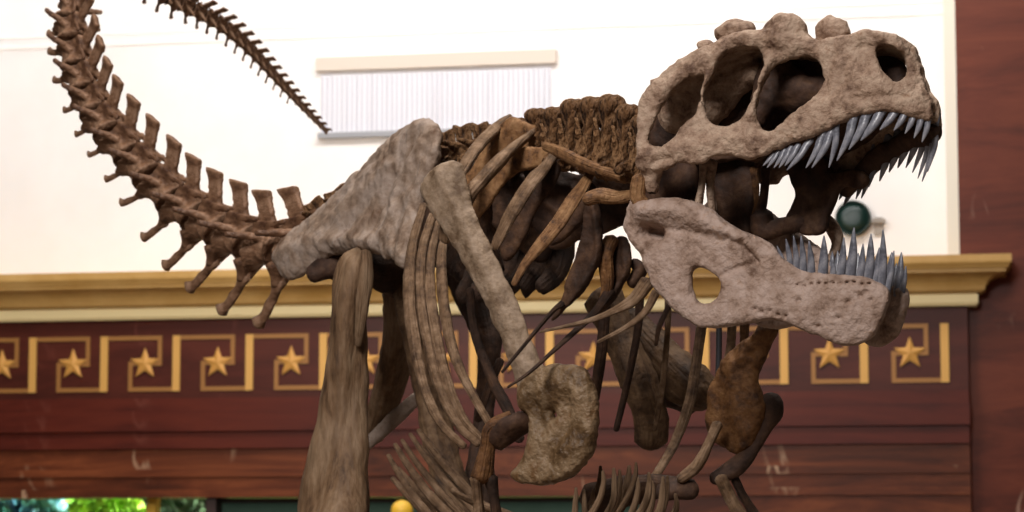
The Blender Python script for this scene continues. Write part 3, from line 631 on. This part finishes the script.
hb('pubic_bone', [(404, 270, 7.4, 17), (410, 310, 7.35, 15), (418, 350, 7.35, 14), (430, 400, 7.35, 15), (440, 450, 7.3, 15), (452, 490, 7.25, 16), (470, 530, 7.2, 22)], M['far'], sides=16)
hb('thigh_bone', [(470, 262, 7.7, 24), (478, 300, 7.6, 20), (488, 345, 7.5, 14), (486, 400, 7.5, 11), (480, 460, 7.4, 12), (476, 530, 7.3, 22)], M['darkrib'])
# shanks, feet (below the frame) so the skeleton stands on its plinth
def wtube(name, P, R, m, flat=1.0):
    Vv, Ff = tube_geo(P, R, flat, BS, 5, 12, .04, 14); return build(name, Vv, Ff, m, SK)
for (px, d) in ((332, 7.1), (476, 7.3)):
    k = at(px, 575, d); an = np.array([k[0]-.22, k[1]+.22, 1.0]); to = an+np.array([.16, -.26, -.60])
    wtube('shin_bone', [k, (k+an)/2+np.array([.02, 0, 0]), an], [.075, .05, .06], M['leg'])
    wtube('foot_bone', [an, (an+to)/2, to], [.06, .045, .06], M['leg'])
    for s in (-1, 0, 1):
        e = to+BF*.26+BS*s*.12; e[2] = .375
        wtube('toe', [to, (to+e)/2+np.array([0, 0, .01]), e], [.04, .032, .02], M['leg'])

# ---- backbone: neck, back
def vert_geo(kind, h=.05):
    """template vertebra, centrum length 1 along x (towards the head), z dorsal"""
    ax, (X, Y, Z) = grid((-.95, -1.35, -.75), (.95, 1.35, 2.3), h)
    r = np.hypot(Y*.95, Z*(.86 if kind == 'tail' else 1)); cen = smax(r-(.38+.22*np.clip(np.abs(X)/.46, 0, 1)**3), np.abs(X)-.44, .05)
    ring = smax(np.hypot(Y*1.15, Z-.62)-.38, np.abs(X)-.34, .08); D = smin(cen, ring, .12)
    if kind == 'tail':
        D = cen = smax(r-(.40+.22*np.clip(np.abs(X+.04)/.44, 0, 1)**2.2), np.abs(X-.16*Z)-.43, .05)
        arch = smax(smax(np.abs(Y)-.26, np.abs(X+.06)-.34, .08), np.abs(Z-.62)-.26, .08); D = smin(D, arch, .08)
        sp = smax(smax(np.abs(Y)-(.10+.06*np.clip(Z-1.3, 0, 1)), np.abs(X+.30*(Z-.6)-.0)-(.24+.05*np.clip(Z-1.3, 0, 1)), .05), np.abs(Z-1.12)-.76-.10*X, .05)
        D = smin(D, sp, .07)
        for s in (1, -1): D = smin(D, cap_sdf(X, Y, Z, (.05, s*.25, .36), (-.38, s*1.20, .34), .14, .10), .06)
        for s in (1, -1):
            D = smin(D, cap_sdf(X, Y, Z, (.1, s*.2, .78), (.62, s*.22, .92), .10, .08), .06)
    elif kind == 'neck':
        sp = smax(smax(np.abs(Y)-(.20+.16*np.clip(Z-1.1, 0, 1)), np.abs(X)-(.31+.05*np.sin(Z*4)+.06*np.clip(Z-1.3, 0, 1)), .10), np.abs(Z-.98)-1.14, .36); D = smin(D, sp, .14)
        for s in (1, -1):
            D = smin(D, cap_sdf(X, Y, Z, (0, s*.3, .2), (-.15, s*.72, -.15), .22, .16), .14)
            D = smin(D, cap_sdf(X, Y, Z, (-.22, s*.40, .1), (-.16, s*.52, 1.55), .11, .08), .06); D = smin(D, cap_sdf(X, Y, Z, (.24, s*.40, .3), (.12, s*.52, 1.35), .10, .07), .06)
    else:
        sp = smax(smax(np.abs(Y)-.13, np.abs(X+.25*(Z-1))-.44, .08), np.abs(Z-1.2)-.8-.1*np.sin(X*6), .14); D = smin(D, sp, .1)
        for s in (1, -1):
            D = smin(D, cap_sdf(X, Y, Z, (0, s*.2, .8), (-.1, s*1.1, 1.0), .18, .14), .1); D = smin(D, cap_sdf(X, Y, Z, (0, s*.2, .8), (.6, s*.25, .9), .14, .1), .08)
    q = .6 if kind == 'tail' else 1
    D = D+.045*q*vnoise(X, Y, Z, 3.5, 40)+.03*q*vnoise(X, Y, Z, 8, 41)
    V, Q = surface_nets(D, ax); me = bpy.data.meshes.new(kind+'_vertebra'); me.from_pydata(V.tolist(), [], Q.tolist()); me.update(); return me
VM = {'tail': vert_geo('tail', .04), 'neck': vert_geo('neck', .06), 'back': vert_geo('back', .06)}
def place(name, me, m, p, x, z, sx, sr, sz=None, parent=SK):
    """copy of a template with its x axis along x and z axis towards z"""
    x = unit(x); z = unit(z-(z@x)*x); y = np.cross(z, x)
    if not me.materials: me.materials.append(m)
    o = link(name, me, None, parent)
    Mx = Matrix(((x[0]*sx, y[0]*sr, z[0]*(sz or sr), 0), (x[1]*sx, y[1]*sr, z[1]*(sz or sr), 0), (x[2]*sx, y[2]*sr, z[2]*(sz or sr), 0), (0, 0, 0, 1)))
    o.matrix_basis = Matrix.Translation(Vector(p-world_loc(parent))) @ Mx; return o
Zup = np.array([0, 0, 1.0])
# neck and back column: (px, py of centrum, depth, spacing-size m, spine scale)
col = [(640, 168, 6.12, .075, .062), (624, 168, 6.2, .08, .070), (606, 164, 6.3, .085, .076), (588, 160, 6.4, .085, .076), (570, 158, 6.5, .085, .070), (552, 158, 6.6, .085, .066), (534, 158, 6.7, .085, .062),
       (515, 160, 6.8, .085, .055), (498, 160, 6.9, .085, .052), (481, 160, 7.0, .085, .052), (464, 162, 7.1, .085, .052), (448, 164, 7.2, .085, .052), (432, 168, 7.3, .085, .052), (412, 176, 7.4, .09, .055), (392, 188, 7.5, .09, .055), (370, 202, 7.56, .09, .055), (348, 216, 7.62, .09, .055), (326, 230, 7.66, .09, .055)]
CP = np.array([at(c[0], c[1], c[2]) for c in col])
for i, c in enumerate(col):
    t = CP[max(i-1, 0)]-CP[min(i+1, len(col)-1)]
    k = 'neck' if i < 8 else 'back'
    L = np.linalg.norm(t)/2 if 0 < i < len(col)-1 else np.linalg.norm(t)
    sv = [.96, 1.03, 1.05, .97, 1.0, .93, .98, .95][i % 8]
    place('neck_vertebra' if k == 'neck' else 'back_vertebra', VM[k], M['neckv'], CP[i], t, Zup+.12*(sv-1)*10*unit(t), L*(.84 if k == 'neck' else 1.0), c[4]*1.12, c[4]*sv*(1.0 if k == 'neck' else .95))

# ---- tail
TP = [(300, 246, 7.7), (268, 250, 7.8), (238, 241, 7.9), (210, 228, 8.0), (190, 215, 8.08), (169, 199, 8.15), (146, 176, 8.22), (125, 153, 8.3), (108, 134, 8.36), (97, 118, 8.42), (88, 101, 8.48), (81, 84, 8.52), (75, 64, 8.57), (71, 42, 8.62), (69, 22, 8.68), (75, -2, 8.75), (88, -28, 8.85), (108, -44, 8.95), (132, -38, 9.05), (150, -18, 9.15), (172, 0, 9.25), (200, 14, 9.35), (225, 29, 9.45), (250, 51, 9.55), (275, 78, 9.65), (302, 107, 9.75), (329, 135, 9.85)]
TC = catmull([at(*p) for p in TP], 24); arc = np.concatenate([[0], np.cumsum(np.linalg.norm(np.diff(TC, axis=0), axis=1))])
def tail_at(s): return np.array([np.interp(s, arc, TC[:, k]) for k in range(3)])
Tg = np.gradient(TC, axis=0); Tg /= np.linalg.norm(Tg, axis=1)[:, None]
ups = [Zup]
for i in range(1, len(TC)):
    u = ups[-1]-(ups[-1]@Tg[i])*Tg[i]; ups.append(unit(u))
ups = np.array(ups)
# the two chevron shapes
def chev_geo():
    Vs = [tube_geo([(-.05, s*.22, -.5), (-.12, s*.1, -.85), (-.22, 0, -1.1)], [.20, .15, .16], 1, (0, 1, 0), 4, 8, 0) for s in (1, -1)]
    Vs.append(tube_geo([(-.15, 0, -.95), (-.40, 0, -1.45), (-.74, 0, -1.95), (-1.0, 0, -2.2)], [.24, .16, .17, .26], .5, (0, 1, 0), 5, 10, .05, 3))
    V, f = join(Vs); me = bpy.data.meshes.new('chevron'); me.from_pydata([tuple(v) for v in V], [], f); me.update(); return me
CH = chev_geo()
s = 0.0; n = 0
while s < arc[-1]-.01:
    f_ = s/arc[-1]; sp = .150*np.interp(f_, [0, .3, .5, .7, 1], [1, .80, .66, .42, .22])
    p = tail_at(s); j = np.searchsorted(arc, s); j = min(j, len(TC)-1); t = -Tg[j]; u = ups[j]
    r = float(np.interp(f_, [0, .3, .45, .6, .7, .85, 1], [.098, .088, .086, .060, .043, .027, .010]))
    cr = float(np.interp(f_, [0, .12, .22, .3, .45, .6, 1], [.098, .086, .058, .046, .056, .040, .009]))
    place('tail_vertebra', VM['tail'], M['tail'], p, t, u, sp*.98, r, r*(1.0 if f_ < .6 else 1.15))
    if f_ < .93: place('chevron', CH, M['tail'], tail_at(s+sp*.5), t, u, cr*1.15, cr*1.5, cr)
    s += sp; n += 1

# ---- shoulder girdle, near side
SN = unit(BS*.9+BF*.35)
plate('scapula', [(420, 190), (424, 178), (436, 166), (452, 160), (462, 163), (466, 174), (470, 196), (480, 222), (494, 250), (508, 280), (520, 308), (532, 340), (544, 365), (560, 366), (570, 380), (560, 400), (535, 402), (522, 396), (508, 360), (496, 330), (482, 300), (466, 270), (450, 244), (436, 222), (426, 206)],
      6.35, SN, .016, M['scap'], SK, ridges=[([(445, 175), (470, 230), (500, 295), (530, 370)], 10, .012), ([(458, 190), (500, 275), (535, 360)], 3, -.006)], seed=51, edge=.03)
plate('coracoid', [(524, 384), (540, 368), (560, 364), (580, 366), (592, 378), (598, 400), (599, 430), (592, 456), (578, 474), (560, 484), (538, 487), (522, 482), (515, 474), (524, 462), (530, 440), (530, 420), (521, 404)],
      6.12, SN, .026, M['corac'], SK, holes=[[(553, 412), (558, 410), (560, 416), (555, 418)]], ridges=[([(535, 395), (560, 385), (585, 395)], 12, .012), ([(545, 440), (575, 450)], 18, .008), ([(540, 400), (548, 430)], 7, -.014), ([(575, 395), (572, 430), (555, 455)], 6, -.010)], rough=.0035, seed=52, bend=.35, h=.0048)
hb('upper_arm_bone', [(500, 424, 6.2, 8), (512, 418, 6.2, 8), (492, 428, 6.2, 9), (488, 445, 6.2, 8), (484, 468, 6.2, 10), (482, 478, 6.2, 11)], M['ochre'])
hb('upper_arm_bone', [(524, 420, 6.16, 12), (508, 430, 6.18, 13), (496, 442, 6.2, 10)], M['inner'])
hb('forearm_bone', [(476, 478, 6.2, 7), (478, 500, 6.2, 6), (480, 540, 6.2, 8)], M['rib'])
hb('forearm_bone', [(490, 478, 6.2, 7), (494, 500, 6.2, 5), (500, 540, 6.2, 7)], M['darkrib'])
# far side
plate('coracoid', [(772, 322), (778, 330), (770, 352), (760, 368), (760, 385), (765, 405), (760, 430), (750, 450), (738, 456), (724, 448), (714, 442), (707, 420), (710, 392), (718, 370), (732, 350), (754, 334), (764, 322)], 6.42, SN, .020, M['ochre'], SK, ridges=[([(735, 370), (745, 430)], 10, .012), ([(745, 390)], 5, -.012), ([(765, 330), (745, 360)], 6, .01)], rough=.004, seed=53)
hb('upper_arm_bone', [(768, 398, 6.4, 9), (772, 410, 6.4, 11), (764, 428, 6.4, 8), (752, 450, 6.4, 7), (738, 466, 6.4, 10), (714, 480, 6.4, 7)], M['inner'])
hb('upper_arm_bone', [(718, 424, 6.38, 5), (708, 445, 6.36, 5), (697, 466, 6.35, 6), (680, 480, 6.35, 5)], M['rib'])
hb('forearm_bone', [(720, 478, 6.36, 6), (730, 498, 6.36, 6), (742, 520, 6.36, 8)], M['rib'])
hb('forearm_bone', [(734, 478, 6.4, 5), (744, 498, 6.4, 5), (758, 520, 6.4, 6)], M['darkrib'])
hb('wrist_bone', [(660, 494, 6.36, 9), (676, 490, 6.36, 11), (694, 490, 6.36, 9)], M['inner'])
hb('support_rod', [(719, 322, 6.6, 3), (719, 350, 6.6, 3), (718, 382, 6.6, 3)], M['steel'], lump=0)
# centre of the chest: far leg bones seen between the shoulders
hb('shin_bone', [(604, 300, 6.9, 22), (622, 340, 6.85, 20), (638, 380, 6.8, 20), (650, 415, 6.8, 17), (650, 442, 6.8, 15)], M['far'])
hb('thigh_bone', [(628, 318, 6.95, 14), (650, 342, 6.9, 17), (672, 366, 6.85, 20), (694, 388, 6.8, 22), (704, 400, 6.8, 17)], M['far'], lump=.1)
hb('shin_bone', [(672, 390, 6.92, 20), (690, 400, 6.95, 16)], M['inner'])

# ---- ribs, near side
rb = M['rib']
hb('rib', [(510, 118, 6.85, 4), (498, 127, 6.75, 7), (482, 142, 6.65, 8), (466, 164, 6.55, 7), (452, 190, 6.5, 7), (446, 240, 6.5, 7)], rb, .7)
hb('rib', [(540, 128, 6.7, 4), (524, 139, 6.6, 7), (505, 155, 6.52, 9), (484, 177, 6.47, 9), (466, 200, 6.45, 9), (456, 240, 6.45, 8)], rb, .7)
plate('rib', [(470, 192), (492, 166), (520, 148), (545, 148), (560, 156), (545, 166), (520, 172), (500, 190), (484, 214), (472, 226)], 6.6, SN, .010, M['neck'], SK, seed=60)
hb('rib', [(556, 152, 6.5, 6), (544, 168, 6.42, 8), (530, 184, 6.38, 8), (516, 206, 6.36, 8), (502, 232, 6.36, 7), (495, 247, 6.36, 6)], M['rib'], .6)
plate('rib', [(562, 158), (556, 184), (540, 206), (524, 240), (506, 262), (500, 240), (516, 214), (536, 184), (552, 164)], 6.48, SN, .010, M['darkrib'], SK, seed=61)
hb('rib', [(596, 162, 6.35, 5), (584, 184, 6.28, 7), (571, 204, 6.25, 8), (558, 224, 6.23, 8), (540, 246, 6.22, 7), (524, 266, 6.22, 5), (514, 284, 6.22, 4)], M['neck'], .6)
plate('rib', [(590, 180), (600, 200), (580, 226), (556, 246), (548, 240), (566, 214), (580, 190)], 6.36, SN, .012, M['darkrib'], SK, seed=62)
hb('rib', [(586, 200, 6.1, 7), (600, 196, 6.1, 8), (618, 198, 6.1, 7), (638, 194, 6.12, 6)], M['neck'])
hb('rib', [(545, 146, 6.42, 4), (560, 152, 6.36, 6), (580, 162, 6.28, 7), (600, 170, 6.2, 7), (625, 178, 6.15, 7)], M['neck'])
plate('shoulder_rib', [(508, 118), (530, 124), (552, 130), (578, 146), (592, 166), (566, 162), (548, 150), (524, 154), (504, 170), (488, 188), (472, 200), (462, 186), (480, 156)], 6.68, SN, .010, M['neck'], SK, ridges=[([(515, 124), (490, 160), (470, 188)], 5, .010), ([(540, 136), (560, 146), (580, 158)], 5, .010), ([(525, 140), (500, 162)], 4, -.006)], seed=64)
hb('rib', [(470, 165, 6.8, 6), (480, 190, 6.85, 11), (478, 230, 6.9, 13), (492, 270, 6.95, 14)], M['darkrib'])
# neck ribs: dark blades ending in long thin rods
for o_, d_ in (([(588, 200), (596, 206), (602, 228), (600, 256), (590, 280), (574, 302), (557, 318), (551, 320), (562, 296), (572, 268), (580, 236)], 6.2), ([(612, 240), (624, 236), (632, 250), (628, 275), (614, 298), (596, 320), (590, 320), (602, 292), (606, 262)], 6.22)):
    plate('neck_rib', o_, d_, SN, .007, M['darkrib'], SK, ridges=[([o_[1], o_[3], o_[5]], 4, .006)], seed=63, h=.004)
plate('neck_rib', [(536, 160), (570, 172), (605, 176), (640, 178), (642, 226), (622, 226), (604, 234), (582, 238), (566, 248), (548, 246), (528, 210)], 6.62, SN, .012, M['inner'], SK, ridges=[([(560, 185), (600, 200), (635, 205)], 8, .014), ([(545, 200), (580, 225)], 5, .012)], seed=66)  # dark plate added to fill the shaded gap under the neck
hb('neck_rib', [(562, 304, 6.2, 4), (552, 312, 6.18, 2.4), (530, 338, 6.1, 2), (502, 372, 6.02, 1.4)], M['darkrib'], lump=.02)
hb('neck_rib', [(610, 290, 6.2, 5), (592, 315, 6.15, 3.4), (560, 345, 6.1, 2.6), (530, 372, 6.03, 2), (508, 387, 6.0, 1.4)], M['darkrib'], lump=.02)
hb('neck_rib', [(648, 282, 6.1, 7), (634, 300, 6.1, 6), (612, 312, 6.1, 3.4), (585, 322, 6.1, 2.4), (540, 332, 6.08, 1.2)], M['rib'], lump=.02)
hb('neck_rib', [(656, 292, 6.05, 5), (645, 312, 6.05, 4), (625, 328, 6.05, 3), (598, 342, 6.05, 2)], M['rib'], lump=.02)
hb('neck_rib', [(612, 240, 6.22, 8), (606, 256, 6.2, 9), (608, 285, 6.2, 7), (602, 305, 6.2, 4)], M['ochre'])
hb('neck_rib', [(634, 262, 6.22, 6), (640, 270, 6.22, 8), (632, 284, 6.22, 7)], M['inner'])
# ribs hanging in front of the chest
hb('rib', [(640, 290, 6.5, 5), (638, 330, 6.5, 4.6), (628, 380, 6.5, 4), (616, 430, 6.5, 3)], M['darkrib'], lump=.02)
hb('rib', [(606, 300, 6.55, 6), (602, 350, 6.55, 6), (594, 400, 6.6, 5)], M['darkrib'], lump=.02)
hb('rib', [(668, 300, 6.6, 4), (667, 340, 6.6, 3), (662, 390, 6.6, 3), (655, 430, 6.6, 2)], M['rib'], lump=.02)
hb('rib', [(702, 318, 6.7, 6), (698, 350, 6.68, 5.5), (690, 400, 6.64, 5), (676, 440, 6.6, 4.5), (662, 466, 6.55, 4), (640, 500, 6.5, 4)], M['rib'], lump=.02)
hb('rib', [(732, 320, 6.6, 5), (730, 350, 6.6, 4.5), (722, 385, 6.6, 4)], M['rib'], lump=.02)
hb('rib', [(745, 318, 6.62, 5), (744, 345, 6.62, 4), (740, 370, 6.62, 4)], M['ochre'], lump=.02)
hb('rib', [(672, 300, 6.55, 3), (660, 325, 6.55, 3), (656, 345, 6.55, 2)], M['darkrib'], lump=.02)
# posterior ribs bundle
for q in ([(424, 205), (413, 245), (409, 290), (414, 340), (425, 390), (442, 425), (464, 446)], [(432, 215), (422, 250), (420, 295), (428, 345), (441, 392), (458, 425), (478, 444)],
          [(438, 222), (431, 255), (430, 295), (437, 342), (449, 388), (464, 420), (484, 442)], [(446, 230), (442, 255), (443, 292), (449, 335), (459, 368), (474, 397), (490, 424)]):
    dd = np.linspace(6.85, 6.4, 7); rr = [4, 5, 6, 6.4, 6, 5, 4]
    hb('rib', [(x, y, d_, r_) for (x, y), d_, r_ in zip(q, dd, rr)], rb, .8)
hb('rib', [(470, 290, 6.7, 5), (474, 330, 6.7, 5), (490, 375, 6.68, 6), (508, 410, 6.64, 6), (520, 440, 6.6, 5)], M['darkrib'], .8)
hb('rib', [(500, 360, 6.8, 4), (490, 385, 6.8, 4), (478, 420, 6.8, 4)], M['darkrib'], .8)
# far side ribs
for k in range(6):
    x0, y0, d0 = 462+16*k, 166, 7.25-.09*k
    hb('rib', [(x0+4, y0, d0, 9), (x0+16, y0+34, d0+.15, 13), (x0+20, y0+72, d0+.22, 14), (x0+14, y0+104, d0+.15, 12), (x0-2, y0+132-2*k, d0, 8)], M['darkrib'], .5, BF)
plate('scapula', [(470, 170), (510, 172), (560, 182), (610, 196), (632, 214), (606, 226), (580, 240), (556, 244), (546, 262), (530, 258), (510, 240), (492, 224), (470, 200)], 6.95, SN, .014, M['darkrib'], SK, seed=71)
# belly ribs: a fan of thin curved rods on each side of the chest
fan = [(388, 455), (395, 444), (402, 440), (410, 434), (418, 430), (420, 446), (434, 458), (398, 468), (392, 478)]
for k, (x, y) in enumerate(fan):
    d_ = 6.5+.03*k
    hb('belly_rib', [(x, y, d_, 2.2), (x+14+k, y+24, d_-.02, 3.6), (x+38+2*k, y+56, d_-.05, 4.4), (x+70+2*k, y+88, d_-.1, 4)], M['rib'], lump=.05, freq=40)
hb('belly_rib', [(452, 490, 6.4, 3), (466, 498, 6.4, 4), (490, 508, 6.4, 5), (520, 520, 6.4, 5)], M['rib'])
for k in range(15):
    x = 574+6.9*k+rng.rand()*5; y = 478-20*math.sin(k/14*math.pi)+rng.rand()*22; d_ = 6.05+.05*(k % 4); x2 = x-2-rng.rand()*9
    hb('belly_rib', [(x+rng.rand()*3, y, d_, 1.4), (x+1.5, y+13, d_, 2.8), (x2+3, y+34, d_, 3.6), (x2-12-rng.rand()*8, y+66, d_, 4.2)], M['far'] if k % 5 == 3 else M['leg'], lump=.05, freq=40)
hb('belly_bone', [(588, 500, 6.5, 14), (620, 492, 6.5, 16), (655, 486, 6.5, 14), (690, 488, 6.5, 9)], M['darkrib'])

# ---- plinth under the skeleton (below the frame)
M['plinth'] = nmat('plinth_paint', [(.3, (70, 60, 52)), (.7, (88, 76, 66))], 3, 4, .6, 0)
pl = thing('display_plinth', 'low brown display plinth carrying the dinosaur skeleton', 'plinth', (0.0, 6.9, 0))
def box_geo(x0, x1, y0, y1, z0, z1):
    V = [(x, y, z) for x in (x0, x1) for y in (y0, y1) for z in (z0, z1)]; return V, [(0, 1, 3, 2), (4, 6, 7, 5), (0, 4, 5, 1), (2, 3, 7, 6), (0, 2, 6, 4), (1, 5, 7, 3)]
build('base', *box_geo(-1.6, 1.4, 5.6, 8.4, 0, .30), M['plinth'], pl, False); build('top', *box_geo(-1.65, 1.45, 5.55, 8.45, .30, .35), M['plinth'], pl, False)
